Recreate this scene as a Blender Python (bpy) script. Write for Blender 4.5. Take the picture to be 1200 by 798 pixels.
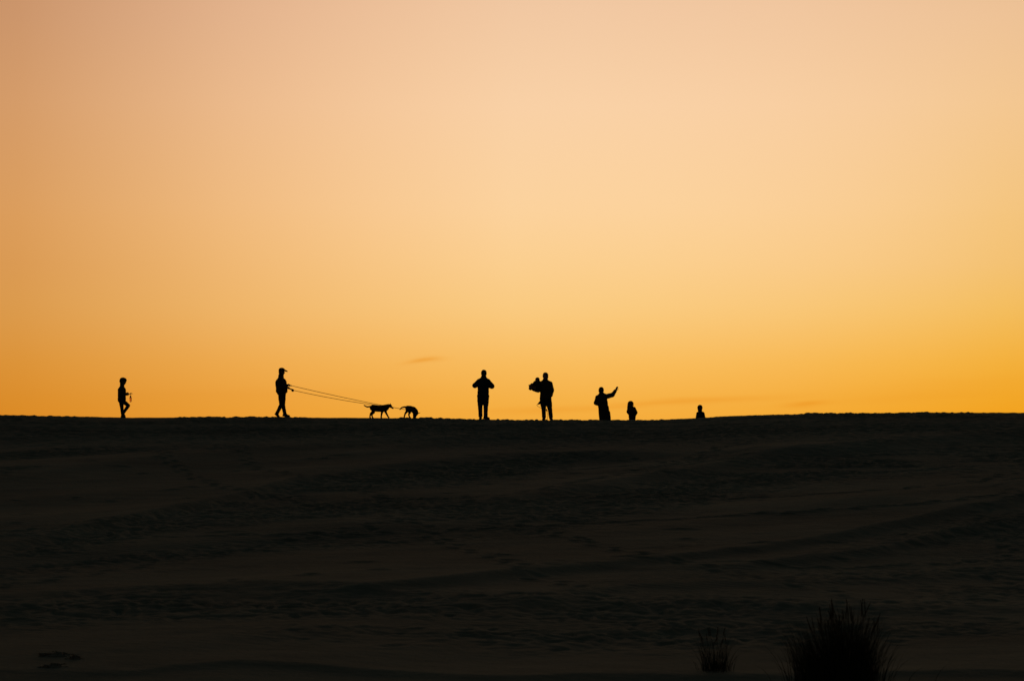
import bpy, math, random
import numpy as np
from mathutils import Vector, Matrix

for o in list(bpy.data.objects):
    bpy.data.objects.remove(o)
scene = bpy.context.scene
COL = scene.collection

# ------------------------------------------------------------------ camera
FPX = 3333.3            # focal length in photo pixels (1200 wide)  = 100 mm on 36 mm
PITCH = 2.42            # degrees up
cam_data = bpy.data.cameras.new('camera')
cam_data.lens = 100.0
cam_data.sensor_width = 36.0
cam_data.clip_start = 0.5
cam_data.clip_end = 12000.0
cam = bpy.data.objects.new('camera', cam_data)
COL.objects.link(cam)
cam.location = (0, 0, 0)
cam.rotation_euler = (math.radians(90 + PITCH), 0, 0)
scene.camera = cam
cam_data.dof.use_dof = True; cam_data.dof.focus_distance = 100.0; cam_data.dof.aperture_fstop = 5.6
_t = math.radians(PITCH)

def pix_dir(px, py):
    """direction of a photo pixel, scaled so that y (distance) = 1"""
    u = (px - 600.0) / FPX
    v = (399.0 - py) / FPX
    y = math.cos(_t) - v * math.sin(_t)
    z = math.sin(_t) + v * math.cos(_t)
    return u / y, z / y

# ------------------------------------------------------------------ world: dusk sky
def lin(c):
    c = c / 255.0
    return c / 12.92 if c <= 0.04045 else ((c + 0.055) / 1.055) ** 2.4
def L3(r, g, b): return (lin(r), lin(g), lin(b), 1.0)

world = bpy.data.worlds.new('World')
scene.world = world
world.use_nodes = True
nt = world.node_tree
nt.nodes.clear()
N, LK = nt.nodes, nt.links

def wmath(op, a, b=None, c=None, clamp=False):
    n = N.new('ShaderNodeMath'); n.operation = op; n.use_clamp = clamp
    for i, v in enumerate((a, b, c)):
        if v is None: continue
        if isinstance(v, (int, float)): n.inputs[i].default_value = v
        else: LK.new(v, n.inputs[i])
    return n.outputs[0]
def wramp(fac, stops, interp='LINEAR'):
    n = N.new('ShaderNodeValToRGB'); r = n.color_ramp; r.interpolation = interp
    r.elements[0].position = stops[0][0]; r.elements[0].color = stops[0][1]
    r.elements[1].position = stops[-1][0]; r.elements[1].color = stops[-1][1]
    for p, c in stops[1:-1]:
        e = r.elements.new(p); e.color = c
    LK.new(fac, n.inputs[0]); return n.outputs[0]
def wmul(a, b, mode='MULTIPLY', fac=1.0):
    n = N.new('ShaderNodeMix'); n.data_type = 'RGBA'; n.blend_type = mode
    n.inputs[0].default_value = fac
    LK.new(a, n.inputs[6]); LK.new(b, n.inputs[7]); return n.outputs[2]

tc = N.new('ShaderNodeTexCoord')
sep = N.new('ShaderNodeSeparateXYZ'); LK.new(tc.outputs['Generated'], sep.inputs[0])
el = wmath('MULTIPLY', wmath('ARCSINE', sep.outputs[2]), 57.29578)
az = wmath('MULTIPLY', wmath('ARCTAN2', sep.outputs[0], sep.outputs[1]), 57.29578)

def EP(deg): return (deg + 10.0) / 60.0          # -10..50 degrees of elevation
el_f = wmath('DIVIDE', wmath('ADD', el, 10.0), 60.0, clamp=True)
sky_el = wramp(el_f, [
    (EP(-10), (0.02, 0.015, 0.010, 1)),
    (EP(-0.6), L3(220, 140, 40)),
    (EP(0.7), L3(241, 171, 60)),
    (EP(1.13), L3(241, 175, 68)),
    (EP(2.0), L3(244, 187, 95)),
    (EP(3.02), L3(246, 200, 127)),
    (EP(4.1), L3(248, 205, 144)),
    (EP(5.09), L3(249, 208, 156)),
    (EP(7.14), L3(247, 207, 165)),
    (EP(9.25), L3(239, 198, 161)),
    (EP(11.5), L3(192, 155, 134)),
    (EP(15.0), L3(100, 98, 96)),
    (EP(24.0), L3(58, 68, 74)),
    (EP(48.0), L3(26, 38, 44)),
])
def AP(deg): return (deg + 180.0) / 360.0
az_f = wmath('DIVIDE', wmath('ADD', az, 180.0), 360.0, clamp=True)
sky_az = wramp(az_f, [
    (AP(-180), (0.03, 0.038, 0.07, 1)),
    (AP(-90), (0.03, 0.038, 0.07, 1)),
    (AP(-35), (0.25, 0.18, 0.12, 1)),
    (AP(-10.2), (0.72, 0.50, 0.295, 1)),
    (AP(-7.6), (0.82, 0.645, 0.465, 1)),
    (AP(-5.1), (0.915, 0.79, 0.66, 1)),
    (AP(-2.5), (0.97, 0.91, 0.85, 1)),
    (AP(0), (1, 1, 1, 1)),
    (AP(3.0), (1, 1, 0.99, 1)),
    (AP(5.1), (0.99, 0.975, 0.94, 1)),
    (AP(7.6), (0.97, 0.93, 0.82, 1)),
    (AP(10.2), (0.93, 0.855, 0.60, 1)),
    (AP(40), (0.33, 0.24, 0.15, 1)),
    (AP(95), (0.03, 0.038, 0.07, 1)),
    (AP(180), (0.03, 0.038, 0.07, 1)),
])
high = wramp(el_f, [(0.0, (0, 0, 0, 1)), (EP(11), (0, 0, 0, 1)), (EP(22), (0.005, 0.0105, 0.0095, 1)), (1.0, (0.004, 0.0085, 0.0085, 1))])
az_low = wramp(az_f, [(AP(-180), (0.014, 0.026, 0.045, 1)), (AP(-35), (0.28, 0.20, 0.13, 1)), (AP(-10.2), (0.78, 0.595, 0.36, 1)), (AP(-5.1), (0.925, 0.81, 0.70, 1)),
                      (AP(-2), (0.98, 0.93, 0.87, 1)), (AP(1), (1, 1, 1, 1)), (AP(5.1), (0.995, 0.96, 0.80, 1)), (AP(7.6), (0.985, 0.915, 0.52, 1)), (AP(10.2), (0.97, 0.85, 0.25, 1)), (AP(40), (0.34, 0.24, 0.12, 1)), (AP(95), (0.03, 0.038, 0.07, 1)), (AP(180), (0.014, 0.026, 0.045, 1))])
az_high = wramp(az_f, [(AP(-180), (0.014, 0.026, 0.045, 1)), (AP(-35), (0.28, 0.2, 0.15, 1)), (AP(-10.2), (0.66, 0.49, 0.365, 1)), (AP(-5.1), (0.885, 0.79, 0.74, 1)),
                       (AP(-2), (0.97, 0.93, 0.90, 1)), (AP(0.5), (1, 1, 1, 1)), (AP(5.1), (0.995, 0.98, 0.96, 1)), (AP(10.2), (0.955, 0.915, 0.82, 1)), (AP(40), (0.40, 0.28, 0.2, 1)), (AP(95), (0.03, 0.038, 0.07, 1)), (AP(180), (0.014, 0.026, 0.045, 1))])
def wlerp(f, a, b):
    n = N.new('ShaderNodeMix'); n.data_type = 'RGBA'; LK.new(f, n.inputs[0]); LK.new(a, n.inputs[6]); LK.new(b, n.inputs[7]); return n.outputs[2]
f1 = wmath('DIVIDE', wmath('SUBTRACT', el, 0.9), 3.0, clamp=True)
f2 = wmath('DIVIDE', wmath('SUBTRACT', el, 4.8), 4.0, clamp=True)
sky_az = wlerp(f2, wlerp(f1, az_low, sky_az), az_high)
glow = wmul(wmul(sky_el, sky_az), high, 'ADD')

# thin cirrus streaks low in the afterglow (soft ellipses in direction, broken up by noise)
nz = N.new('ShaderNodeTexNoise'); nz.inputs['Scale'].default_value = 26.0
nz.inputs['Detail'].default_value = 5.0
mp = N.new('ShaderNodeMapping'); mp.inputs['Scale'].default_value = (1, 1, 9)
LK.new(tc.outputs['Generated'], mp.inputs[0]); LK.new(mp.outputs[0], nz.inputs['Vector'])
def streak(px, py, half_w, half_h, tilt, strength, bend=0.0):
    caz = math.degrees(math.atan((px - 600) / FPX)); u, z = pix_dir(600, py)
    cel = math.degrees(math.atan(z))
    dx = wmath('SUBTRACT', az, caz); dz = wmath('SUBTRACT', el, cel)
    dz = wmath('SUBTRACT', dz, wmath('MULTIPLY', dx, tilt))
    if bend: dz = wmath('ADD', dz, wmath('MULTIPLY', wmath('MULTIPLY', dx, dx), bend))
    dz = wmath('ADD', dz, wmath('MULTIPLY', wmath('SUBTRACT', nz.outputs[0], 0.5), half_h * 2.6))
    a = wmath('DIVIDE', dx, half_w); b = wmath('DIVIDE', dz, half_h)
    r = wmath('ADD', wmath('MULTIPLY', a, a), wmath('MULTIPLY', b, b))
    return wmath('MULTIPLY', wmath('EXPONENT', wmath('MULTIPLY', r, -1.0)), strength)
cl = streak(497, 421, 0.34, 0.050, 0.13, 0.85, 0.16)
for args in [(640, 480, 1.3, 0.07, 0.03, 0.30), (800, 471, 1.8, 0.06, 0.05, 0.50),
             (945, 474, 0.42, 0.06, 0.06, 0.6), (1060, 466, 1.6, 0.10, 0.05, 0.14),
             (330, 462, 3.0, 0.12, 0.01, 0.10), (1120, 452, 2.0, 0.16, 0.04, 0.10)]:
    cl = wmath('ADD', cl, streak(*args))
cl = wmath('MINIMUM', cl, 0.8)
cm = N.new('ShaderNodeMix'); cm.data_type = 'RGBA'
LK.new(cl, cm.inputs[0]); LK.new(glow, cm.inputs[6])
tint = N.new('ShaderNodeMix'); tint.data_type = 'RGBA'; tint.blend_type = 'MULTIPLY'
tint.inputs[0].default_value = 1.0; tint.inputs[7].default_value = (0.93, 0.74, 0.40, 1)
LK.new(glow, tint.inputs[6]); LK.new(tint.outputs[2], cm.inputs[7])

bg1 = N.new('ShaderNodeBackground'); LK.new(cm.outputs[2], bg1.inputs[0])
bg1.inputs[1].default_value = 1.0
sky = N.new('ShaderNodeTexSky'); sky.sky_type = 'NISHITA'; sky.sun_disc = False
SUN_EL, SUN_AZ = math.radians(-1.0), math.radians(4.0)
sky.sun_elevation = SUN_EL; sky.sun_rotation = SUN_AZ
bg2 = N.new('ShaderNodeBackground'); LK.new(sky.outputs[0], bg2.inputs[0])
bg2.inputs[1].default_value = 0.012
add = N.new('ShaderNodeAddShader')
LK.new(bg1.outputs[0], add.inputs[0]); LK.new(bg2.outputs[0], add.inputs[1])
wo = N.new('ShaderNodeOutputWorld'); LK.new(add.outputs[0], wo.inputs[0])

# last warmth of the sun that has just set behind the dune
sd = bpy.data.lights.new('afterglow_sun', 'SUN'); sd.energy = 0.05; sd.angle = math.radians(14)
sd.color = (1.0, 0.62, 0.34)
so = bpy.data.objects.new('afterglow_sun', sd); COL.objects.link(so)
so.rotation_euler = (math.radians(90 - 3.5), 0, math.radians(180 - 4.0))

scene.view_settings.view_transform = 'Standard'
scene.view_settings.look = 'None'
scene.view_settings.exposure = 0.0
scene.view_settings.gamma = 1.0
scene.view_settings.use_curve_mapping = False

# ------------------------------------------------------------------ helpers
def tag(o, label=None, cat=None, group=None, kind=None):
    if label: o['label'] = label
    if cat: o['category'] = cat
    if group: o['group'] = group
    if kind: o['kind'] = kind
    return o

rng = np.random.RandomState(7)
_TAB = rng.rand(256, 256).astype(np.float32)
def vnoise(x, y, seed=0):
    """smooth value noise -1..1"""
    x = x + seed * 17.31; y = y + seed * 9.77
    xi = np.floor(x).astype(np.int64); yi = np.floor(y).astype(np.int64)
    fx = (x - xi); fy = (y - yi)
    fx = fx * fx * (3 - 2 * fx); fy = fy * fy * (3 - 2 * fy)
    x0 = xi & 255; x1 = (xi + 1) & 255; y0 = yi & 255; y1 = (yi + 1) & 255
    a = _TAB[y0, x0]; b = _TAB[y0, x1]; c = _TAB[y1, x0]; d = _TAB[y1, x1]
    return ((a * (1 - fx) + b * fx) * (1 - fy) + (c * (1 - fx) + d * fx) * fy) * 2 - 1
def fbm(x, y, seed=0, octs=3, gain=0.5):
    s = 0; a = 1.0; f = 1.0; t = 0
    for i in range(octs):
        s = s + a * vnoise(x * f, y * f, seed + i * 3); t += a; a *= gain; f *= 2.03
    return s / t
def sstep(a, b, x):
    t = np.clip((x - a) / (b - a), 0, 1); return t * t * (3 - 2 * t)

# ------------------------------------------------------------------ terrain
YC = 100.0
CREST_PX = [(-400, 484), (-150, 484), (0, 486.8), (40, 487.8), (90, 488.6), (150, 489.3), (330, 489.3), (450, 489.8), (520, 490.5),
            (560, 492), (640, 492.8), (711, 493), (760, 492.6), (800, 491), (850, 488), (900, 486.2),
            (950, 485.2), (1050, 484.0), (1130, 483.6), (1200, 483.8), (1400, 482), (1700, 486)]
_cx = np.array([pix_dir(p, q)[0] for p, q in CREST_PX])      # X / Y
_cz = np.array([pix_dir(p, q)[1] for p, q in CREST_PX])      # Z / Y on the silhouette

def base_h(X, Y, zc):
    tt = (Y - 26) / (YC - 26)
    front = -2.30 + (zc + 2.30) * (0.28 * tt + 0.72 * np.clip(tt, 0, 1.6) ** 1.75)
    # concave-convex variation of the windward face
    back = zc + 0.22 - 0.17 * (Y - YC)
    k = 0.35
    h = np.clip(0.5 + 0.5 * (back - front) / k, 0, 1)
    z = back * (1 - h) + front * h - k * h * (1 - h)
    # near hollow between the viewer's dune and this one
    near = -1.66 - 0.062 * np.clip(Y, -50, 60)
    t = sstep(6, 24, Y)
    z = near * (1 - t) + z * t
    # settle into flats far behind and aside
    far = -3.2
    kk = 1.2
    h2 = np.clip(0.5 + 0.5 * (z - far) / kk, 0, 1)
    return far * (1 - h2) + z * h2 + kk * h2 * (1 - h2)

# calibrate the crest height so that the smooth silhouette meets the skyline
_zc = _cz * YC
_ys = np.linspace(85, 112, 541)
YSIL = np.zeros_like(_cx)
for _ in range(4):
    for i in range(len(_cx)):
        z = base_h(0 * _ys, _ys, _zc[i]); r = z / _ys; j = int(np.argmax(r))
        _zc[i] += (_cz[i] - r[j]) * YC; YSIL[i] = _ys[j]
def zcrest(X): return np.interp(X / YC, _cx, _zc)

def ridge_px(pts, shift=0.0):
    """photo pixels on the windward face -> ground (X, Y) by marching the sight line"""
    out = []
    for px, py in pts:
        u, s = pix_dir(px, py)
        Y = 27.0
        while Y < 99:
            if base_h(np.array([u * Y]), np.array([Y]), zcrest(np.array([u * Y])))[0] >= s * Y: break
            Y += 0.1
        out.append((u * Y, Y))
    out.sort(); a = np.array(out); return a[:, 0], a[:, 1]
RIDGES = [  # pixel line, height, rise length, drop length
    ([(380, 702), (450, 694), (575, 678), (700, 668), (850, 649), (930, 638), (1050, 620), (1200, 590)], 0.17, 6.0, 0.75),
    ([(860, 668), (950, 656), (1020, 645), (1080, 632), (1200, 609)], 0.16, 3.5, 0.7),
    ([(600, 716), (670, 703), (750, 692), (900, 684), (1040, 676), (1200, 662)], 0.09, 3.0, 0.8),
    ([(20, 640), (120, 618), (180, 604), (250, 588), (350, 560), (480, 545), (620, 533)], 0.20, 8.0, 2.0),
    ([(600, 588), (750, 562), (900, 534), (1050, 521), (1200, 508)], 0.22, 7.0, 2.0),
    ([(0, 697), (200, 688), (330, 690), (480, 700), (610, 712)], 0.09, 3.0, 0.8),
    ([(700, 628), (900, 605), (1200, 570)], 0.10, 6.0, 1.8),
    ([(430, 532), (520, 519), (600, 507), (800, 500), (1000, 500)], 0.16, 4.0, 2.5),
    ([(150, 792), (210, 786), (280, 781), (420, 785), (560, 792)], 0.07, 1.6, 0.35),
    ([(880, 492), (1000, 494), (1200, 498)], 0.12, 3.0, 2.0),
    ([(0, 560), (200, 536), (380, 520), (540, 512)], 0.10, 6.0, 2.5),
    ([(0, 655), (200, 640), (420, 620), (640, 612), (800, 596)], 0.10, 6.0, 2.5),
]
_R = [(ridge_px(p), h, a, b) for p, h, a, b in RIDGES]

def ripple_mask(X, Y):
    """where the surface is broken up into small rough ripples (0..1)"""
    m = fbm((X * .6 + Y * .8) / 13, (X * .8 - Y * .6) / 3.2, 11, 3)
    m = 0.8 * sstep(0.05, 0.40, m)
    for (rx, ry), h, a, b in _R[:6]:                   # hollows below the drop of each ridge
        yr = np.interp(X, rx, ry); inside = sstep(rx[0] - 1.5, rx[0] + 1.0, X) * (1 - sstep(rx[-1] + 3, rx[-1] + 9, X))
        d = (yr - Y) / max(ry.mean() / 10.0, 2.5)
        m = np.maximum(m, inside * np.exp(-((d - 0.85) / 0.65) ** 2) * 1.0 * sstep(-0.9, 0.1, vnoise(X / 2.2, Y / 1.5, 12)))
        m = m * (1 - 0.9 * inside * np.exp(-((d + 0.75) / 0.6) ** 2))
    m = np.maximum(m, 0.75 * np.exp(-((Y - 93) / 7.0) ** 2))
    return m

def terrain(X, Y, detail=True):
    X = np.asarray(X, dtype=np.float64); Y = np.asarray(Y, dtype=np.float64)
    z = base_h(X, Y, zcrest(X))
    front = sstep(16, 27, Y) * (1 - sstep(99, 101, Y))
    away = 1 - sstep(160, 400, np.abs(X) + np.abs(Y - 60))
    low = 1 - sstep(86, 97, Y)
    # long oblique swells
    z = z + away * low * sstep(10, 30, Y) * (0.11 * fbm((X * .6 + Y * .8) / 22, (X * .8 - Y * .6) / 5.5, 3, 2) +
                         0.032 * fbm((X * .6 + Y * .8) / 9, (X * .8 - Y * .6) / 1.9, 5, 2))
    for (rx, ry), h, a, b in _R:
        yr = np.interp(X, rx, ry)
        wob = 0.45 * vnoise(X / 1.9, X * 0 + h * 50, 8) + 0.20 * vnoise(X / 0.6, Y / 2.0 + h * 50, 9)
        inside = sstep(rx[0] - 3.0, rx[0] + 1.5, X) * (1 - sstep(rx[-1] + 4, rx[-1] + 14, X))
        t = Y - yr - wob
        prof = np.where(t > 0, np.exp(-np.clip(t, 0, None) / a), np.exp(-(np.clip(-t, 0, None) / b) ** 2))
        prof = np.where(t > 0, prof * (1 - 0.0), prof)
        z = z + 0.62 * h * inside * prof * away * low
    if detail:
        rm = ripple_mask(X, Y) * away * sstep(-5, 20, Y)
        crest_soft = 1 - 0.62 * sstep(92, 99, Y)
        # rough, trodden ripples: elongated along X, ridged
        wx = X + 0.14 * vnoise(X / 0.5, Y / 0.6, 21); wy = Y + 0.16 * vnoise(X / 0.45, Y / 0.5, 22)
        rg = 1 - np.abs(vnoise(wx / 0.15 + wy / 0.6, wy / 0.27 - wx / 0.45, 31)) * 1.7
        rg2 = vnoise(wx / 0.26 + wy / 1.1, wy / 0.50 - wx / 0.8, 33)
        rg3 = vnoise(wx / 0.13 + wy / 0.4, wy / 0.12, 35)
        z = z + rm * crest_soft * (0.026 * rg + 0.026 * rg2 + 0.004 * rg3) * (1 + 0.5 * sstep(45, 80, Y))
        # gentle wind ripples elsewhere
        ph = (Y * 0.93 + X * 0.37) / 0.26 + 1.4 * vnoise(X / 2.3, Y / 2.3, 41) + 0.5 * vnoise(X / 0.7, Y / 0.7, 42)
        z = z + (0.15 + 0.55 * sstep(-0.3, 0.4, vnoise(X / 4, Y / 6, 43))) * 0.0045 * np.sin(ph * 2 * np.pi) * away * (1 - sstep(60, 80, Y))
        z = z + 0.006 * fbm(X / 0.5, Y / 0.5, 51, 2) * away
        z = z + sstep(95, 98.5, Y) * (1 - sstep(104, 110, Y)) * away * (0.034 * sstep(0.15, 0.8, vnoise(X / 0.17, Y / 0.3, 61)) + 0.016 * sstep(0.1, 0.7, vnoise(X / 0.09, Y / 0.2, 63))) * sstep(-0.3, 0.4, vnoise(X / 2.5, Y * 0, 62))
    return z

def axis(segs):
    out = [segs[0][0]]
    for a, b, st0, st1 in segs:
        n = max(2, int(round((b - a) / ((st0 + st1) / 2))))
        t = np.linspace(0, 1, n + 1)[1:]
        # spacing varies linearly from st0 to st1
        p = (st0 * t + (st1 - st0) * t * t / 2) / ((st0 + st1) / 2)
        out.extend(list(a + (b - a) * p))
    return np.array(out)
ax = axis([(-4000, -600, 500, 80), (-600, -90, 80, 4), (-90, -26, 4, 0.3), (-26, -9, 0.11, 0.05), (-9, 9, 0.042, 0.042),
           (9, 26, 0.05, 0.11), (26, 90, 0.3, 4), (90, 600, 4, 80), (600, 4000, 80, 500)])
ay = axis([(-600, -60, 80, 6), (-60, 10, 6, 0.6), (10, 26, 0.5, 0.07), (26, 50, 0.045, 0.05), (50, 103, 0.055, 0.085),
           (103, 130, 0.12, 1.5), (130, 500, 2, 60), (500, 8000, 60, 900)])
GX, GY = np.meshgrid(ax, ay)
GZ = terrain(GX, GY)

# footprints: pits with a small pushed-up rim, in wandering tracks
random.seed(5)
def dent(cx, cy, ang, ln, wd, dp):
    i0, i1 = np.searchsorted(ax, [cx - 0.45, cx + 0.45]); j0, j1 = np.searchsorted(ay, [cy - 0.45, cy + 0.45])
    if i1 - i0 < 2 or j1 - j0 < 2: return
    x = GX[j0:j1, i0:i1] - cx; y = GY[j0:j1, i0:i1] - cy
    u = (x * math.cos(ang) + y * math.sin(ang)) / ln; v = (-x * math.sin(ang) + y * math.cos(ang)) / wd
    r2 = u * u + v * v
    GZ[j0:j1, i0:i1] += -dp * np.exp(-r2 * 1.2) + dp * 0.45 * np.exp(-(np.sqrt(r2) - 1.7) ** 2 * 3)
def track(pts, dp=0.035, step=0.68):
    P = [Vector(p) for p in pts]
    side = 1
    for a, b in zip(P[:-1], P[1:]):
        d = (b - a); n = max(1, int(d.length / step)); dn = d.normalized(); nn = Vector((-dn.y, dn.x))
        for k in range(n):
            p = a + d * (k / n) + nn * 0.11 * side + Vector((random.gauss(0, .04), random.gauss(0, .04)))
            side = -side
            dent(p.x, p.y, math.atan2(dn.y, dn.x) + random.gauss(0, .2), 0.17 + random.random() * .05,
                 0.08 + random.random() * .03, dp * random.uniform(.6, 1.3))
for k in range(13):
    x = random.uniform(-22, 8); y = random.uniform(88, 98.2); pts = [(x, y)]
    for q in range(5):
        x += random.uniform(2.0, 5.0); y = min(98.6, max(86, y + random.uniform(-1.6, 1.6))); pts.append((x, y))
    track(pts)
for k in range(4):
    x = random.uniform(-9, 9); y = random.uniform(33, 45); pts = [(x, y)]; dx = random.uniform(-1.8, 1.8)
    for q in range(9):
        x += dx + random.uniform(-1, 1); y += random.uniform(4, 7); pts.append((x, min(y, 98.0)))
    track(pts, 0.022)
for pts in ([(-9, 52), (-3, 54), (2, 57), (9, 60), (14, 66)], [(1.5, 62), (5, 64), (9, 65.5), (13, 70)],
            [(2, 47), (5, 46), (9, 48)], [(-5, 70), (0, 74), (6, 80)]):
    track(pts, 0.035)
for k in range(260):      # scattered scuffs
    dent(random.uniform(-18, 18), random.uniform(30, 97), random.uniform(0, 3.1), random.uniform(.10, .22), random.uniform(.07, .13), random.uniform(.012, .03))

def grid_mesh(name, X, Y, Z):
    nr, nc = X.shape
    me = bpy.data.meshes.new(name)
    co = np.empty((nr * nc, 3), dtype=np.float32)
    co[:, 0] = X.ravel(); co[:, 1] = Y.ravel(); co[:, 2] = Z.ravel()
    idx = np.arange(nr * nc).reshape(nr, nc)
    q = np.stack([idx[:-1, :-1], idx[:-1, 1:], idx[1:, 1:], idx[1:, :-1]], axis=-1).reshape(-1, 4).astype(np.int32)
    nf = len(q)
    me.vertices.add(nr * nc); me.vertices.foreach_set('co', co.ravel())
    me.loops.add(nf * 4); me.loops.foreach_set('vertex_index', q.ravel())
    me.polygons.add(nf)
    me.polygons.foreach_set('loop_start', np.arange(0, nf * 4, 4, dtype=np.int32))
    me.polygons.foreach_set('use_smooth', np.ones(nf, dtype=bool))
    me.update(calc_edges=True)
    return me

def gz(x, y):
    """ground height under a point, read from the finished grid"""
    i = int(np.clip(np.searchsorted(ax, x), 1, len(ax) - 1)); j = int(np.clip(np.searchsorted(ay, y), 1, len(ay) - 1))
    fx = (x - ax[i - 1]) / (ax[i] - ax[i - 1]); fy = (y - ay[j - 1]) / (ay[j] - ay[j - 1])
    return float((GZ[j - 1, i - 1] * (1 - fx) + GZ[j - 1, i] * fx) * (1 - fy) + (GZ[j, i - 1] * (1 - fx) + GZ[j, i] * fx) * fy)
def gavg(x, y, r=0.2):
    return sum(gz(x + dx, y + dy) for dx in (-r, 0, r) for dy in (-r * .5, 0, r * .5)) / 9

# ------------------------------------------------------------------ materials
def new_mat(name):
    m = bpy.data.materials.new(name); m.use_nodes = True
    return m, m.node_tree, m.node_tree.nodes['Principled BSDF']
def simple(name, col, rough=0.8, scale=60, amp=0.25, bump=0.15, spec=0.3, dist=0.004):
    m, t, b = new_mat(name)
    n = t.nodes.new('ShaderNodeTexNoise'); n.inputs['Scale'].default_value = scale; n.inputs['Detail'].default_value = 4
    tcn = t.nodes.new('ShaderNodeTexCoord'); t.links.new(tcn.outputs['Object'], n.inputs['Vector'])
    r = t.nodes.new('ShaderNodeValToRGB')
    r.color_ramp.elements[0].position = 0.3; r.color_ramp.elements[1].position = 0.7
    r.color_ramp.elements[0].color = (*[c * (1 - amp) for c in col], 1)
    r.color_ramp.elements[1].color = (*[min(1, c * (1 + amp)) for c in col], 1)
    t.links.new(n.outputs[0], r.inputs[0]); t.links.new(r.outputs[0], b.inputs['Base Color'])
    bp = t.nodes.new('ShaderNodeBump'); bp.inputs['Strength'].default_value = bump; bp.inputs['Distance'].default_value = dist
    t.links.new(n.outputs[0], bp.inputs['Height']); t.links.new(bp.outputs[0], b.inputs['Normal'])
    b.inputs['Roughness'].default_value = rough; b.inputs['Specular IOR Level'].default_value = spec
    return m
M = {}
M['skin'] = simple('skin', (0.42, 0.24, 0.17), 0.55, 90, 0.10, 0.1)
M['hair_dark'] = simple('hair_dark', (0.018, 0.012, 0.009), 0.6, 200, 0.5, 0.6)
M['hair_brown'] = simple('hair_brown', (0.05, 0.028, 0.015), 0.6, 200, 0.5, 0.6)
M['jacket_black'] = simple('jacket_black', (0.026, 0.027, 0.028), 0.8, 40)
M['jacket_navy'] = simple('jacket_navy', (0.026, 0.032, 0.044), 0.8, 40)
M['jacket_brown'] = simple('jacket_brown', (0.075, 0.045, 0.032), 0.85, 40)
M['jacket_maroon'] = simple('jacket_maroon', (0.07, 0.014, 0.018), 0.85, 40)
M['coat'] = simple('coat_wool', (0.045, 0.041, 0.038), 0.95, 120)
M['denim'] = simple('denim', (0.030, 0.036, 0.050), 0.9, 150)
M['trouser'] = simple('trouser_cloth', (0.024, 0.025, 0.025), 0.9, 120)
M['shoe'] = simple('shoe_leather', (0.014, 0.012, 0.011), 0.5, 60)
M['cap'] = simple('cap_cloth', (0.015, 0.015, 0.017), 0.9, 150)
M['eye'] = simple('eye', (0.6, 0.58, 0.55), 0.2, 20, 0.05, 0.0)
M['fur_dark'] = simple('fur_dark', (0.014, 0.011, 0.009), 0.9, 160, 0.5, 0.7)
M['fur_brown'] = simple('fur_brown', (0.03, 0.018, 0.011), 0.9, 160, 0.5, 0.7)
M['leash'] = simple('leash_webbing', (0.10, 0.035, 0.016), 0.8, 200)
M['plastic'] = simple('black_plastic', (0.012, 0.012, 0.012), 0.4, 60, 0.1, 0.05)
M['pink_cloth'] = simple('pink_cloth', (0.30, 0.10, 0.08), 0.9, 90)
M['bag_cloth'] = simple('bag_cloth', (0.016, 0.016, 0.018), 0.9, 120)

# sand
m, t, b = new_mat('sand'); M['sand'] = m
tcn = t.nodes.new('ShaderNodeTexCoord')
def tnoise(scale, detail, sc=(1, 1, 1), rot=0):
    mpn = t.nodes.new('ShaderNodeMapping'); mpn.inputs['Scale'].default_value = sc; mpn.inputs['Rotation'].default_value = (0, 0, rot)
    t.links.new(tcn.outputs['Object'], mpn.inputs[0])
    n = t.nodes.new('ShaderNodeTexNoise'); n.inputs['Scale'].default_value = scale; n.inputs['Detail'].default_value = detail
    t.links.new(mpn.outputs[0], n.inputs['Vector']); return n.outputs[0]
n1 = tnoise(0.22, 5, (0.5, 1, 1), math.radians(-20)); n2 = tnoise(9.0, 8); n3 = tnoise(60, 4); n4 = tnoise(1.6, 6, (0.6, 1.0, 1))
r1 = t.nodes.new('ShaderNodeValToRGB')
r1.color_ramp.elements[0].position = 0.36; r1.color_ramp.elements[0].color = (0.180, 0.172, 0.132, 1)
r1.color_ramp.elements[1].position = 0.66; r1.color_ramp.elements[1].color = (0.262, 0.244, 0.184, 1)
t.links.new(n1, r1.inputs[0])
r2 = t.nodes.new('ShaderNodeValToRGB')
r2.color_ramp.elements[0].position = 0.35; r2.color_ramp.elements[0].color = (0.82, 0.82, 0.82, 1)
r2.color_ramp.elements[1].position = 0.62; r2.color_ramp.elements[1].color = (1, 1, 1, 1)
t.links.new(n4, r2.inputs[0])
mx = t.nodes.new('ShaderNodeMix'); mx.data_type = 'RGBA'; mx.blend_type = 'MULTIPLY'; mx.inputs[0].default_value = 0.8
t.links.new(r1.outputs[0], mx.inputs[6]); t.links.new(r2.outputs[0], mx.inputs[7])
t.links.new(mx.outputs[2], b.inputs['Base Color'])
b.inputs['Roughness'].default_value = 0.95; b.inputs['Specular IOR Level'].default_value = 0.1
bp = t.nodes.new('ShaderNodeBump'); bp.inputs['Strength'].default_value = 0.6; bp.inputs['Distance'].default_value = 0.02
t.links.new(n2, bp.inputs['Height'])
bp2 = t.nodes.new('ShaderNodeBump'); bp2.inputs['Strength'].default_value = 0.4; bp2.inputs['Distance'].default_value = 0.004
t.links.new(n3, bp2.inputs['Height']); t.links.new(bp.outputs[0], bp2.inputs['Normal']); t.links.new(bp2.outputs[0], b.inputs['Normal'])

gm = grid_mesh('ground', GX, GY, GZ)
gm.materials.append(M['sand'])
ground = bpy.data.objects.new('ground', gm); COL.objects.link(ground); tag(ground, kind='structure')

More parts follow.
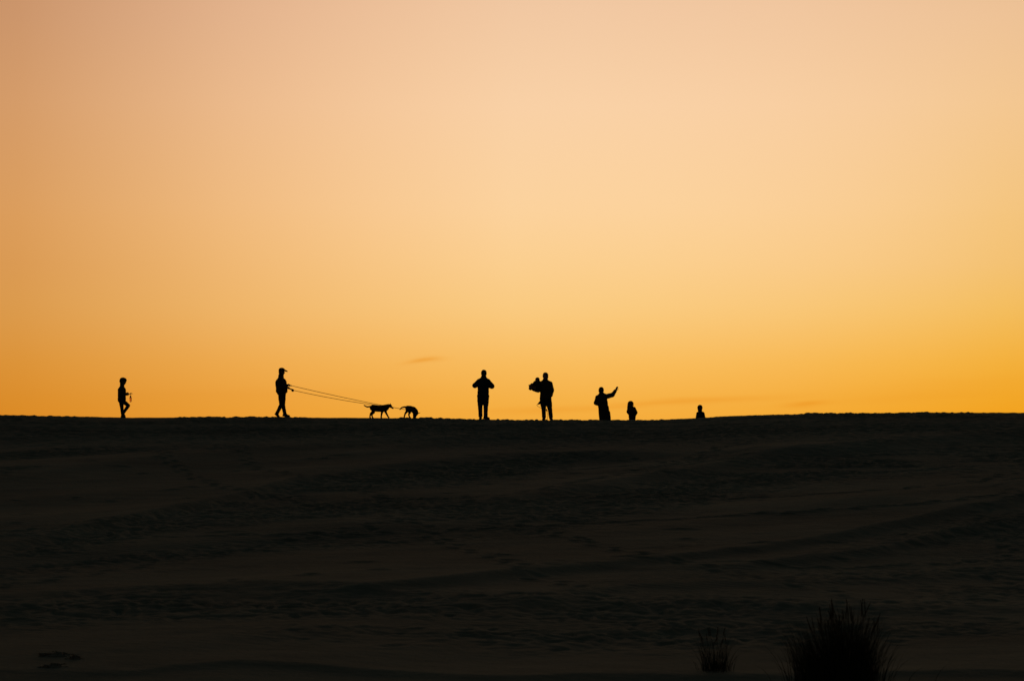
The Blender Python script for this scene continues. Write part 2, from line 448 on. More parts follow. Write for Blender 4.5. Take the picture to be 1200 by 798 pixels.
# ------------------------------------------------------------------ sculpting with swept primitives, fused by a voxel remesh
class Blob:
    def __init__(s): s.v = []; s.f = []; s.n = 0
    def addm(s, V, F):
        s.v.append(np.asarray(V, dtype=np.float64)); s.f.extend([[i + s.n for i in f] for f in F]); s.n += len(V)
    def cap(s, p0, r0, p1, r1, sq=None, flat=False, seg=16):
        """tapered capsule; sq=(direction, factor) squashes the section; flat gives cut ends"""
        p0 = np.array(p0, float); p1 = np.array(p1, float); d = p1 - p0; ln = np.linalg.norm(d)
        if ln < 1e-6: d = np.array([0, 0, 1.0]); ln = 1e-6
        else: d = d / ln
        a = np.cross(d, [0.31, 0.95, 0.12]); a /= np.linalg.norm(a); bb = np.cross(d, a)
        rings = []
        if flat: prof = [(0, r0), (ln, r1)]
        else:
            prof = [(-r0 * math.cos(q), r0 * math.sin(q)) for q in np.linspace(0.25, math.pi / 2, 5)]
            prof += [(ln + r1 * math.sin(q), r1 * math.cos(q)) for q in np.linspace(0, math.pi / 2 - 0.25, 5)]
        V = []
        for tt, rr in prof:
            for k in range(seg):
                an = 2 * math.pi * k / seg
                off = rr * (math.cos(an) * a + math.sin(an) * bb)
                V.append((tt, off))
        V = [(p0 + d * tt, off) for tt, off in V]
        if sq is not None:
            sd_, k_ = np.array(sq[0], float), sq[1]; sd_ /= np.linalg.norm(sd_)
            V = [c + off - sd_ * np.dot(off, sd_) * (1 - k_) for c, off in V]
        else: V = [c + off for c, off in V]
        nr = len(prof)
        F = []
        for r in range(nr - 1):
            for k in range(seg):
                k2 = (k + 1) % seg
                F.append([r * seg + k, r * seg + k2, (r + 1) * seg + k2, (r + 1) * seg + k])
        F.append([k for k in range(seg)][::-1]); F.append([(nr - 1) * seg + k for k in range(seg)])
        s.addm(V, F)
    def chain(s, pts, sq=None):
        for (p, r), (q, u) in zip(pts[:-1], pts[1:]): s.cap(p, r, q, u, sq)
    def ell(s, c, rad, R=None, seg=20, rg=12):
        V = [(0, 0, -1)]; F = []
        for i in range(1, rg):
            th = math.pi * i / rg
            for k in range(seg):
                an = 2 * math.pi * k / seg
                V.append((math.sin(th) * math.cos(an), math.sin(th) * math.sin(an), -math.cos(th)))
        V.append((0, 0, 1))
        for k in range(seg): F.append([0, 1 + (k + 1) % seg, 1 + k])
        for i in range(rg - 2):
            for k in range(seg):
                a = 1 + i * seg + k; b_ = 1 + i * seg + (k + 1) % seg
                F.append([a, b_, b_ + seg, a + seg])
        top = len(V) - 1; o = 1 + (rg - 2) * seg
        for k in range(seg): F.append([o + k, o + (k + 1) % seg, top])
        V = np.array(V) * np.array(rad, float)
        if R is not None: V = V @ np.array(R).T
        s.addm(V + np.array(c, float), F)
    def bake(s, name, mat, parent=None, voxel=0.006, smooth=3, wrinkle=0.0, wscale=12.0, origin=None, seed=1):
        V = np.concatenate(s.v)
        me = bpy.data.meshes.new(name + '_src'); me.from_pydata([tuple(v) for v in V], [], s.f); me.update()
        tmp = bpy.data.objects.new('tmp', me); COL.objects.link(tmp)
        if voxel:
            md = tmp.modifiers.new('r', 'REMESH'); md.mode = 'VOXEL'; md.voxel_size = voxel; md.use_smooth_shade = True
        if smooth:
            sm = tmp.modifiers.new('s', 'SMOOTH'); sm.factor = 0.5; sm.iterations = smooth
        dg = bpy.context.evaluated_depsgraph_get(); dg.update()
        ev = tmp.evaluated_get(dg)
        out = bpy.data.meshes.new_from_object(ev)
        bpy.data.objects.remove(tmp); bpy.data.meshes.remove(me)
        out.name = name
        n = len(out.vertices); co = np.empty(n * 3, dtype=np.float32); out.vertices.foreach_get('co', co); co = co.reshape(-1, 3)
        if wrinkle:
            no = np.empty(n * 3, dtype=np.float32); out.vertices.foreach_get('normal', no); no = no.reshape(-1, 3)
            w = fbm(co[:, 0] * wscale + co[:, 1] * wscale * .5, co[:, 2] * wscale * 1.3 + co[:, 1] * wscale * .7, seed, 3)
            co = co + no * (w * wrinkle)[:, None]
        if origin is not None: co = co - np.array(origin, dtype=np.float32)
        out.vertices.foreach_set('co', co.ravel().astype(np.float32)); out.update()
        out.polygons.foreach_set('use_smooth', np.ones(len(out.polygons), dtype=bool))
        out.materials.clear(); out.materials.append(mat)
        o = bpy.data.objects.new(name, out); COL.objects.link(o)
        if parent is not None: o.parent = parent
        if origin is not None: o.location = origin
        return o

V3 = lambda *a: np.array(a, float)
def nrm(v): v = np.array(v, float); return v / np.linalg.norm(v)
def frame(fwd, up=(0, 0, 1)):
    f = nrm(fwd); s_ = np.cross(f, up); s_ = nrm(s_); u = np.cross(s_, f)
    return f, s_, u       # forward, the figure's right side, up

def add_head(B, c, fwd, k=1.0):
    """skull centre c; k = 1 for an adult head of 0.23 m; returns helper point function"""
    f, s_, u = frame(fwd)
    P = lambda a, b_, h: V3(*c) + k * (f * a + s_ * b_ + u * h)
    R = np.stack([f, s_, u], axis=1)
    B.ell(P(-0.008, 0, 0.025), (0.098 * k, 0.076 * k, 0.090 * k), R)
    B.ell(P(0.022, 0, -0.035), (0.066 * k, 0.060 * k, 0.078 * k), R)
    B.ell(P(0.052, 0, -0.088), (0.030 * k, 0.034 * k, 0.022 * k), R)          # chin
    B.cap(P(0.070, 0, 0.012), 0.010 * k, P(0.098, 0, -0.028), 0.014 * k, seg=10)  # nose
    B.ell(P(0.076, 0, -0.062), (0.016 * k, 0.026 * k, 0.010 * k), R)          # lips
    B.ell(P(0.074, 0, 0.028), (0.016 * k, 0.052 * k, 0.010 * k), R)           # brow
    for q in (-1, 1):
        B.ell(P(0.050, 0.040 * q, -0.030), (0.028 * k, 0.022 * k, 0.024 * k), R)  # cheek
        B.ell(P(-0.008, 0.080 * q, -0.010), (0.022 * k, 0.010 * k, 0.032 * k), R) # ear
    return P, R

def add_hand(B, wrist, d, palm_n, k=1.0, curl=0.5, side=1, spread=0.16):
    """hand from the wrist along d; palm_n = direction the palm faces; side = thumb side sign"""
    d = nrm(d); pn = nrm(np.array(palm_n, float) - d * np.dot(palm_n, d)); w = np.cross(d, pn) * side
    W = np.array(wrist, float)
    palm_end = W + d * 0.092 * k
    B.cap(W, 0.026 * k, palm_end - d * 0.012 * k, 0.037 * k, sq=(pn, 0.45), seg=14)
    lens = [0.070, 0.080, 0.074, 0.058]; offs = [0.028, 0.009, -0.010, -0.028]
    for i in range(4):
        base = W + d * (0.074 if i in (1, 2) else 0.068) * k + w * offs[i] * k
        dd = nrm(d + w * offs[i] * spread * 30 * 0.12)
        L = lens[i] * k
        a1, a2, a3 = curl * 0.7, curl * 1.7, curl * 2.5
        p = base; rr = 0.0095 * k
        for seg_l, an, rn in ((0.50, a1, 0.0090), (0.30, a2, 0.0082), (0.24, a3, 0.0072)):
            q = p + (dd * math.cos(an) + pn * math.sin(an)) * L * seg_l
            B.cap(p, rr, q, rn * k, seg=10); p = q; rr = rn * k
    tb = W + d * 0.022 * k + w * 0.026 * k
    t1 = tb + nrm(d * 0.65 + w * 0.75 + pn * (0.2 + curl * .5)) * 0.042 * k
    t2 = t1 + nrm(d * 0.95 + w * (0.35 - .5 * curl) + pn * (0.2 + curl)) * 0.034 * k
    B.cap(tb, 0.014 * k, t1, 0.011 * k, seg=10); B.cap(t1, 0.011 * k, t2, 0.009 * k, seg=10)
    return W + d * 0.07 * k + pn * 0.025 * k          # grip centre

def make_person(base, J, label, group=None, k=1.0, hk=1.0, clothes=None, cat='person'):
    """J: joints in local metres.  x right in the photo, y away from the camera, z up"""
    c = clothes
    f, s_, u = frame(J['facing'])
    B = Blob()
    hP, hR = add_head(B, J['head'], J.get('look', J['facing']), hk)
    neck = V3(*J['neck']); chest = V3(*J['chest']); pel = V3(*J['pelvis'])
    B.cap(neck, 0.064 * k, hP(-0.022, 0, -0.055), 0.060 * hk)
    B.cap(neck - (0, 0, .03 * k), 0.075 * k, neck + (0, 0, .03 * k), 0.062 * k)
    B.cap(chest, 0.150 * k, neck - (0, 0, 0.05 * k), 0.075 * k, sq=(f, 0.68))
    B.cap(pel, 0.140 * k, chest, 0.150 * k, sq=(f, 0.66))
    grips = {}
    for sd in ('L', 'R'):
        sh, elb, wr = J['sh' + sd], J['el' + sd], J['wr' + sd]
        B.chain([(sh, 0.052 * k), (elb, 0.040 * k), (wr, 0.031 * k)])
        B.cap(chest + (0, 0, .08 * k), .07 * k, sh, .055 * k)
        hd = J['hand' + sd]
        grips[sd] = add_hand(B, wr, hd[0], hd[1], k * hd[2] if len(hd) > 2 else k, hd[3] if len(hd) > 3 else 0.5, 1 if sd == 'R' else -1)
        hip, kn, an, toe = J['hip' + sd], J['kn' + sd], J['an' + sd], J['toe' + sd]
        B.chain([(hip, 0.082 * k), (kn, 0.054 * k), (an, 0.038 * k)])
        B.cap(an, 0.036 * k, toe, 0.028 * k)
        B.cap(pel, .11 * k, hip, .085 * k)
    body = B.bake('person', M['skin'], voxel=0.0055 if k > .8 else 0.0048, smooth=2)
    body.location = base
    tag(body, label, cat, group)
    # eyes
    for q in (-1, 1):
        E = Blob(); E.ell(hP(0.070, 0.030 * q, 0.004), (0.0125 * hk,) * 3, hR, 12, 8); E.bake('eye', M['eye'], body, voxel=None, smooth=0)
    # ---- upper garment
    jk = c.get('jk', 1.0)
    T = Blob()
    puff = c.get('puff', 0.03) * k
    hem = c.get('hem_z', pel[2] - 0.08 * k); hemr = c.get('hem_r', 0.175) * k; dep = c.get('depth', 0.72)
    T.cap(chest + (0, 0, .02 * k), 0.150 * k + puff, neck - (0, 0, 0.04 * k), 0.072 * k + puff * .6, sq=(f, dep))
    T.cap(chest - (0, 0, .02 * k), 0.150 * k + puff, pel + (0, 0, 0.02 * k), 0.140 * k + puff, sq=(f, dep))
    hx = J.get('hem_c', (pel[0], pel[1]))
    T.cap(pel + (0, 0, 0.10 * k), 0.150 * k + puff, (hx[0], hx[1], hem), hemr + puff * .4, sq=(f, dep), flat=True, seg=28)
    T.cap(neck - (0, 0, .04 * k), 0.082 * k + puff * .5, neck + (0, 0, .072 * k), 0.076 * k + puff * .4, flat=True, seg=20)  # collar
    for sd in ('L', 'R'):
        sh, elb, wr = V3(*J['sh' + sd]), V3(*J['el' + sd]), V3(*J['wr' + sd])
        T.cap(chest + (0, 0, .06 * k), .10 * k + puff * .5, sh, .062 * k + puff * .8)
        T.cap(neck + (0, 0, -.005 * k), .062 * k + puff * .3, sh * .55 + neck * .45 + (0, 0, .004 * k), .062 * k + puff * .5)
        T.cap(sh, 0.060 * k + puff * .8, elb, 0.050 * k + puff * .8)
        cuff = wr - nrm(wr - elb) * 0.012
        T.cap(elb, 0.050 * k + puff * .8, cuff - nrm(wr - elb) * .02 * k, 0.036 * k + puff * .5, sq=None)
        T.cap(elb, 0.044 * k + puff * .6, cuff, 0.037 * k + puff * .45, flat=True)
    T.cap(hP(-0.030, 0, -0.045), 0.074 * hk, neck - (0, 0, .01 * k), 0.092 * k)
    if c.get('hood_up'):
        T.cap(hP(-0.05, 0, 0.02), 0.098 * hk, neck, 0.10 * k, sq=None)
    elif c.get('hood_down'):
        T.ell(neck - f * 0.085 * k + (0, 0, .01 * k), (.075 * k, .10 * k, .055 * k), np.stack([f, s_, u], axis=1))
    tj = T.bake(c.get('top_name', 'jacket'), c['top'], body, voxel=0.0075, smooth=3, wrinkle=0.008 * k, wscale=9, seed=int(J['head'][2] * 100) % 50)
    # ---- trousers
    Q = Blob(); tp = c.get('leg_puff', 0.018) * k
    for sd in ('L', 'R'):
        hip, kn, an = V3(*J['hip' + sd]), V3(*J['kn' + sd]), V3(*J['an' + sd])
        Q.cap(pel - (0, 0, .02 * k), .128 * k + tp * .5, hip, .092 * k + tp, sq=(f, .82))
        ts = c.get('shin', tp)
        mid = hip * .42 + kn * .58
        Q.cap(hip, .090 * k + tp, mid, .074 * k + tp * .95); Q.cap(mid, .074 * k + tp * .95, kn, .060 * k + ts)
        sdv = nrm(an - kn)
        Q.cap(kn, .062 * k + ts, an - sdv * .07 * k, .052 * k + ts)
        Q.cap(kn, .056 * k + ts, an + sdv * .035 * k, .052 * k + ts, flat=True)
    Q.bake('trousers', c['legs'], body, voxel=0.0075, smooth=3, wrinkle=0.007 * k, wscale=10, seed=7)
    # ---- shoes
    for sd in ('L', 'R'):
        an, toe = V3(*J['an' + sd]), V3(*J['toe' + sd]); d = nrm(toe - an + (0, 0, .0))
        S = Blob(); fd = V3(toe[0] - an[0], toe[1] - an[1], 0); fd = nrm(fd) if np.linalg.norm(fd) > 1e-3 else f
        dirn = nrm(toe - (an + (0, 0, -0.045 * k)))
        heel = an - (0, 0, 0.045 * k) - dirn * 0.035 * k
        S.cap(heel, .050 * k, toe, .042 * k); S.cap(an + (0, 0, .02 * k), .058 * k, heel, .048 * k); S.cap(an, .056 * k, heel * .4 + toe * .6, .046 * k)
        sh_ = S.bake('shoe', M['shoe'], body, voxel=0.006, smooth=2)
        up_ = nrm(np.cross(np.cross(dirn, (0, 0, 1)), dirn))
        so_ = Blob()
        so_.cap(heel - up_ * .038 * k, .056 * k, toe - up_ * .030 * k + dirn * .008, .050 * k, sq=(up_, 0.28))
        so_.bake('sole', M['plastic'], sh_, voxel=0.006, smooth=1)
    # ---- hair / hats
    H = Blob(); hs = c.get('hair', 'short')
    if hs in ('short', 'cap'):
        H.ell(hP(-0.018, 0, 0.032), (0.104 * hk, 0.088 * hk, 0.090 * hk), hR)
        H.ell(hP(-0.040, 0, -0.015), (0.074 * hk, 0.085 * hk, 0.085 * hk), hR)
    elif hs == 'bushy':
        H.ell(hP(-0.005, 0, 0.045), (0.122 * hk, 0.102 * hk, 0.088 * hk), hR)
        H.ell(hP(-0.045, 0, 0.005), (0.085 * hk, 0.094 * hk, 0.085 * hk), hR)
        H.ell(hP(0.062, 0, 0.055), (0.052 * hk, 0.070 * hk, 0.036 * hk), hR)
    elif hs == 'long':
        H.ell(hP(-0.015, 0, 0.035), (0.108 * hk, 0.092 * hk, 0.094 * hk), hR)
        H.cap(hP(-0.045, 0, 0.01), 0.085 * hk, hP(-0.062, 0, -0.13), 0.070 * hk)
        for q in (-1, 1): H.cap(hP(-0.01, .062 * q, 0.0), 0.04 * hk, hP(0.0, .078 * q, -0.16), 0.035 * hk)
    if hs == 'hood':
        H.ell(hP(-0.022, 0, 0.028), (0.112 * hk, 0.100 * hk, 0.106 * hk), hR)
        H.cap(hP(-0.040, 0, -0.03), 0.090 * hk, hP(-0.04, 0, -0.10), 0.080 * hk)
        H.bake('hood', c['top'], body, voxel=0.006, smooth=3, wrinkle=.006, wscale=18)
    elif hs == 'beanie':
        H.ell(hP(-0.012, 0, 0.042), (0.106 * hk, 0.090 * hk, 0.090 * hk), hR)
        H.bake('knit_hat', M['cap'], body, voxel=0.006, smooth=2, wrinkle=.003, wscale=40)
    else:
        H.bake('hair', c.get('hair_mat', M['hair_dark']), body, voxel=0.006, smooth=2, wrinkle=0.009 * hk, wscale=45)
    if c.get('cap'):
        K = Blob()
        K.ell(hP(-0.010, 0, 0.060), (0.110 * hk, 0.092 * hk, 0.076 * hk), hR)
        kk = K.bake('cap', M['cap'], body, voxel=0.006, smooth=2)
        K2 = Blob(); K2.cap(hP(0.060, 0, 0.062), 0.078 * hk, hP(0.138, 0, 0.038), 0.060 * hk, sq=(hR[:, 2], 0.36))
        K2.bake('brim', M['cap'], kk, voxel=0.005, smooth=1)
    for fn in c.get('extra', []): fn(body, J, hP)
    body['_grips'] = 0; del body['_grips']
    return body, grips

def spot(px, Yoff=0.0):
    """ground point on the skyline at photo column px, Yoff metres behind it"""
    u, _ = pix_dir(px, 490)
    ys = np.linspace(96, 103, 281)
    zz = np.array([gz(u * y, y) for y in ys]); j = int(np.argmax(zz / ys)); Y = float(np.interp(u, _cx, YSIL)) + Yoff
    X = u * Y
    return X, Y, gavg(X, Y)

def drop_top(px, top_py, H, y0=100.5):
    """distance behind the crest at which something H tall just reaches photo row top_py"""
    u, s = pix_dir(px, top_py); best = None
    for Y in np.arange(y0, 112, 0.05):
        X = u * Y; g = gavg(X, Y)
        if g + H <= s * Y: return X, Y, g
    return X, Y, g

# scale: zoomed crop pixels -> metres
def zc_(x0, y0, sc):  return lambda zx, zy, y=0.0: V3((zx - x0) / sc, y, (y0 - zy) / sc)

FIG = 'walkers along the dune crest'
# ---------------------------------------------------------------- boy with a bottle
X, Y, Z = spot(145.0, 0.0); q = zc_(345, 681, 373)
J = dict(facing=(1, 0.0, 0), look=(1, 0, -0.12), head=q(335, 206), neck=q(322, 262), chest=q(318, 318), pelvis=q(318, 455),
         shL=q(303, 286, .14), elL=q(318, 385, .20), wrL=q(372, 362, .13), handL=((1, -.2, .15), (0, -1, 0), .9, .9),
         shR=q(332, 286, -.14), elR=q(325, 382, -.20), wrR=q(412, 374, -.10), handR=((1, .05, .35), (0, .2, -1), 1.15, .35),
         hipL=q(333, 470, .08), knL=q(402, 522, .09), anL=q(334, 622, .07), toeL=q(352, 655, .07),
         hipR=q(315, 475, -.08), knR=q(325, 575, -.07), anR=q(332, 655, -.05), toeR=q(362, 672, -.05))
boy, grips = make_person((X, Y, Z), J, 'boy with bushy hair mid-step at the far left of the crest holding a bottle', k=0.82, hk=1.05,
     clothes=dict(top=M['jacket_black'], legs=M['denim'], hair='bushy', puff=0.030, depth=1.0, hem_z=q(0, 472)[2], hem_r=.155, hair_mat=M['hair_dark'], leg_puff=.014))
gr = grips['R']
# bottle hanging from the boy's hand
def glassy(name, col):
    mm, tt, bb = new_mat(name)
    bb.inputs['Base Color'].default_value = (*col, 1); bb.inputs['Roughness'].default_value = 0.25
    bb.inputs['Transmission Weight'].default_value = 0.85; bb.inputs['IOR'].default_value = 1.15
    return mm
M['bottle'] = glassy('amber_bottle', (0.62, 0.26, 0.07))
bt = bpy.data.objects.new('water_bottle', None); COL.objects.link(bt)
bt.empty_display_size = .1
bx_, bz_ = float(q(438, 0)[0]), float(q(0, 478)[2])
bt.location = (X + bx_, Y - 0.10, Z + bz_)
tag(bt, 'see-through amber bottle with a dark cap dangling from the hand of the leftmost boy', 'bottle')
bb = Blob(); bb.cap((0, 0, .038), .041, (0, 0, .140), .041); bb.cap((0, 0, .15), .03, (0, 0, .18), .018); bb.bake('bottle_body', M['bottle'], bt, voxel=.005, smooth=1)
bb = Blob(); bb.cap((0, 0, .170), .027, (0, 0, .225), .025, flat=True); bb.bake('bottle_cap', M['plastic'], bt, voxel=.005, smooth=0)
bb = Blob()
sx, sz = float(gr[0]) - bx_, float(gr[2]) - bz_
bb.chain([((0.012, 0, .222), .005), ((sx + .016, 0, sz - .01), .005), ((sx, 0, sz + .008), .005), ((sx - .016, 0, sz - .01), .005), ((-.012, 0, .222), .005)])
bb.bake('strap', M['plastic'], bt, voxel=.0035, smooth=0)

# ---------------------------------------------------------------- man in a cap walking two dogs
X, Y, Z = spot(330.4, 0.0); q = zc_(290, 731, 373); MX, MY, MZ = X, Y, Z
J = dict(facing=(1, 0, 0), look=(1, 0, -0.10), head=q(288, 135), neck=q(275, 205), chest=q(275, 275), pelvis=q(285, 395),
         shL=q(275, 232, .19), elL=q(290, 335, .24), wrL=q(352, 345, .12), handL=((1, -.15, -.25), (0, -1, -.2), 1, .95),
         shR=q(272, 232, -.19), elR=q(288, 338, -.25), wrR=q(362, 314, -.14), handR=((1, .1, -.05), (0, 1, -.2), 1, .95),
         hipL=q(280, 420, .09), knL=q(277, 570, .09), anL=q(222, 682, .08), toeL=q(243, 722, .08),
         hipR=q(300, 420, -.09), knR=q(306, 575, -.08), anR=q(330, 690, -.06), toeR=q(383, 718, -.06),)
man, grips = make_person((X, Y, Z), J, 'man in a peaked cap striding right with two dog leashes in his hands', hk=1.04,
     clothes=dict(top=M['jacket_navy'], legs=M['trouser'], hair='short', cap=True, puff=0.044, depth=1.05, hem_z=q(0, 408)[2], hem_r=.178, leg_puff=.028, shin=.012, hood_down=False))
g1 = np.array([X, Y, Z]) + grips['R']; g2 = np.array([X, Y, Z]) + grips['L']

# ---------------------------------------------------------------- dogs
def make_dog(base, D, label, mat, name='dog'):
    B = Blob()
    g_ = lambda ch, m, e=0.0: [(p, r * m + e) for p, r in ch]
    D['trunk'] = g_(D['trunk'], 1.22); D['neck'] = g_(D['neck'], 1.2); D['tail'] = g_(D['tail'], 1.1, .006); D['legs'] = [g_(L, 1.18, .005) for L in D['legs']]
    B.chain(D['trunk'], sq=((0, 1, 0), 0.78))
    B.chain(D['neck'], sq=((0, 1, 0), .85)); B.chain(D['tail'])
    for L in D['legs']:
        B.chain(L)
        pw = L[-1][0]; B.cap(np.array(pw) + (-.005, 0, 0), .018, np.array(pw) + (.03, 0, -.004), .015)
    hp, hd = np.array(D['head'][0]), nrm(D['head'][1]); up = nrm(D['head'][2]); sd = np.cross(hd, up)
    B.ell(hp, (.072, .054, .060), np.stack([hd, sd, up], axis=1))
    B.cap(hp + hd * .03 - up * .010, .044, hp + hd * .122 - up * .018, .026)      # muzzle
    B.cap(hp + hd * .03 - up * .030, .022, hp + hd * .105 - up * .034, .012)      # jaw
    B.ell(hp + hd * .131 - up * .010, (.012,) * 3)
    for s1 in (-1, 1):
        e0 = hp - hd * .012 + up * .030 + sd * .030 * s1
        B.cap(e0, .026, e0 + up * D.get('ear', .040) + sd * .016 * s1 - hd * .018, .012, sq=(hd, .6))
    o = B.bake(name, mat, voxel=.006, smooth=2, wrinkle=.004, wscale=40)
    o.location = base; tag(o, label, 'dog')
    for s1 in (-1, 1):
        E = Blob(); E.ell(hp + hd * .042 + up * .012 + sd * .034 * s1, (.009,) * 3, None, 10, 6); E.bake('eye', M['plastic'], o, voxel=None, smooth=0)
    cp, cd, cr = D['collar']; cr *= 1.15; C_ = Blob(); cd = nrm(cd)
    C_.cap(np.array(cp) - cd * .012, cr, np.array(cp) + cd * .012, cr, flat=True, seg=24, sq=((0, 1, 0), .9))
    C_.bake('collar', M['leash'], o, voxel=.005, smooth=0)
    return o
XA, YA, ZA = spot(415 + 400 / 13.33, 0.12); q = zc_(400, 468, 435)
c = lambda zx, zy, r, y=0.0: (q(zx, zy, y), r)
D = dict(trunk=[c(292, 312, .088), c(350, 322, .094), c(420, 322, .098), c(480, 315, .100), c(498, 308, .085)],
         neck=[c(490, 300, .080), c(535, 282, .058)],
         tail=[c(275, 292, .026), c(240, 293, .020), c(205, 296, .018), c(178, 284, .015), c(160, 272, .011)],
         head=(q(560, 282), (1, 0, -.62), (.5, 0, 1)), ear=.048, collar=(q(524, 288), (1, 0, .35), .072),
         legs=[[c(300, 325, .072, -.05), c(300, 372, .040, -.06), c(262, 398, .022, -.06), c(252, 440, .017, -.06), c(251, 460, .017, -.06)],
               [c(300, 325, .072, .05), c(305, 378, .038, .06), c(276, 412, .022, .06), c(282, 440, .017, .06), c(288, 460, .017, .06)],
               [c(450, 335, .060, .05), c(432, 382, .030, .06), c(424, 425, .020, .06), c(419, 460, .017, .06)],
               [c(480, 335, .060, -.05), c(492, 378, .031, -.06), c(515, 420, .021, -.06), c(536, 459, .017, -.06)]])
dogA = make_dog((XA, YA, ZA), D, 'dark dog trotting right with its head up and tail curled, nearer the man', M['fur_dark'])
XB, YB, ZB = spot(415 + 880 / 13.33, 0.0); q = zc_(880, 470, 435)
D = dict(trunk=[c(838, 315, .074), c(880, 322, .082), c(925, 340, .090), c(952, 368, .086)],
         neck=[c(948, 362, .082), c(972, 388, .060), c(972, 400, .05)],
         tail=[c(825, 300, .026), c(785, 298, .021), c(750, 306, .018), c(730, 320, .014), c(718, 338, .010)],
         head=(q(974, 404), (-.28, 0, -1), (1, 0, .1)), ear=.085, collar=(q(965, 380), (.6, 0, -.9), .072),
         legs=[[c(838, 325, .066, -.05), c(828, 362, .038, -.06), c(800, 400, .022, -.06), c(790, 435, .017, -.06), c(782, 460, .017, -.06)],
               [c(850, 335, .062, .05), c(868, 382, .034, .06), c(853, 412, .021, .06), c(860, 440, .017, .06), c(872, 461, .017, .06)],
               [c(935, 370, .050, .05), c(930, 410, .027, .06), c(928, 440, .018, .06), c(926, 461, .017, .06)],
               [c(950, 375, .050, -.05), c(940, 420, .027, -.06), c(944, 445, .018, -.06), c(950, 461, .017, -.06)]])
dogB = make_dog((XB, YB, ZB), D, 'dark dog with its nose down to the sand at the end of the longer leash', M['fur_brown'])

# leashes
def tube(name, pts, r, mat, parent=None, seg=8):
    B = Blob()
    for a, b_ in zip(pts[:-1], pts[1:]): B.cap(a, r, b_, r, seg=seg)
    return B.bake(name, mat, parent, voxel=None, smooth=0)
def sag(a, b_, s_, n=14):
    a = np.array(a, float); b_ = np.array(b_, float)
    return [a + (b_ - a) * t_ + V3(0, 0, -s_ * 4 * t_ * (1 - t_)) for t_ in np.linspace(0, 1, n)]
qB = zc_(880, 470, 435); qA = zc_(400, 468, 435)
e1 = V3(XB, YB, ZB) + qB(965, 368, -.095); e2 = V3(XA, YA, ZA) + qA(522, 292, -.085)
for (g, e, s_, lb, hz) in ((g1, e1, .035, 'longer leash running past the first dog to the sniffing dog', 'up'),
                       (g2, e2, .045, 'shorter leash with a round dark handle running to the trotting dog', 'down')):
    L0 = bpy.data.objects.new('dog_leash', None); COL.objects.link(L0); L0.location = tuple(g); L0.empty_display_size = .1
    tag(L0, lb, 'leash', 'dog leashes')
    if hz == 'down':
        hcen = V3(MX, MY, MZ) + zc_(290, 731, 373)(430, 381, -.0) ; hl = hcen - g
        B = Blob(); B.cap(hl, .048, hl + (0.004, 0, 0), .048, sq=((0, 1, 0), .5)); B.cap(hl, .016, hl * .12, .012); B.cap(hl + (-.02, 0, .045), .011, (-.02, 0, .012), .010)
        start = hl + (.045, 0, 0)
    else:
        hl = V3(.075, 0, -.006); B = Blob(); B.cap((-.03, 0, .01), .018, hl, .020, sq=((0, 1, 0), .7)); start = hl
    B.bake('handle', M['plastic'], L0, voxel=.005, smooth=2)
    pts = sag(start, e - g, s_)
    tube('cord', pts, .0090, M['leash'], L0)

# ---------------------------------------------------------------- man with raised elbows, seen from behind
X, Y, Z = spot(566.3, 0.0); q = zc_(357, 740, 373)
J = dict(facing=(0, 1, 0), look=(0, 1, -.05), head=q(365, 134), neck=q(362, 196, -.01), chest=q(358, 262), pelvis=q(356, 400),
         shL=q(306, 240), elL=q(246, 290, .03), wrL=q(312, 272, .20), handL=((.85, .3, .3), (.3, -1, 0), 1, .8),
         shR=q(416, 240), elR=q(470, 300, .03), wrR=q(400, 286, .20), handR=((-.85, .3, .2), (-.3, -1, 0), 1, .8),
         hipL=q(322, 430), knL=q(317, 575, .01), anL=q(321, 690), toeL=q(316, 722, .12),
         hipR=q(390, 430), knR=q(390, 575, .01), anR=q(388, 695), toeR=q(428, 722, .06))
make_person((X, Y, Z), J, 'tall man in a short jacket standing with both elbows out and hands at his chest', hk=1.12,
     clothes=dict(top=M['jacket_navy'], legs=M['denim'], hair='short', puff=0.056, depth=.74, hem_z=q(0, 412)[2], hem_r=.178, leg_puff=.034, shin=.020))

# ---------------------------------------------------------------- adult carrying a child
X, Y, Z = spot(640.4, 0.0); q = zc_(395, 718, 373); CX, CY, CZ = X, Y, Z
J = dict(facing=(0, -1, 0), look=(-.3, -1, 0), head=q(380, 143), neck=q(380, 205, .01), chest=q(380, 275), pelvis=q(384, 410),
         shR=q(326, 246), elR=q(285, 325, -.02), wrR=q(215, 315, -.14), handR=((-1, .1, .1), (0, 0, 1), 1, .35),
         shL=q(440, 242), elL=q(462, 325, .03), wrL=q(455, 405, -.03), handL=((-.05, -.1, -1), (-1, 0, 0), 1, .4),
         hipR=q(352, 435), knR=q(358, 575, -.01), anR=q(362, 675), toeR=q(352, 706, -.12),
         hipL=q(415, 435), knL=q(440, 570, -.01), anL=q(452, 675), toeL=q(464, 706, -.12))
make_person((X, Y, Z), J, 'adult standing on the crest with a small child held out on one arm', hk=1.12,
     clothes=dict(top=M['jacket_brown'], legs=M['trouser'], hair='short', puff=0.050, depth=.74, hem_z=q(0, 432)[2], hem_r=.185, leg_puff=.036, shin=.020))
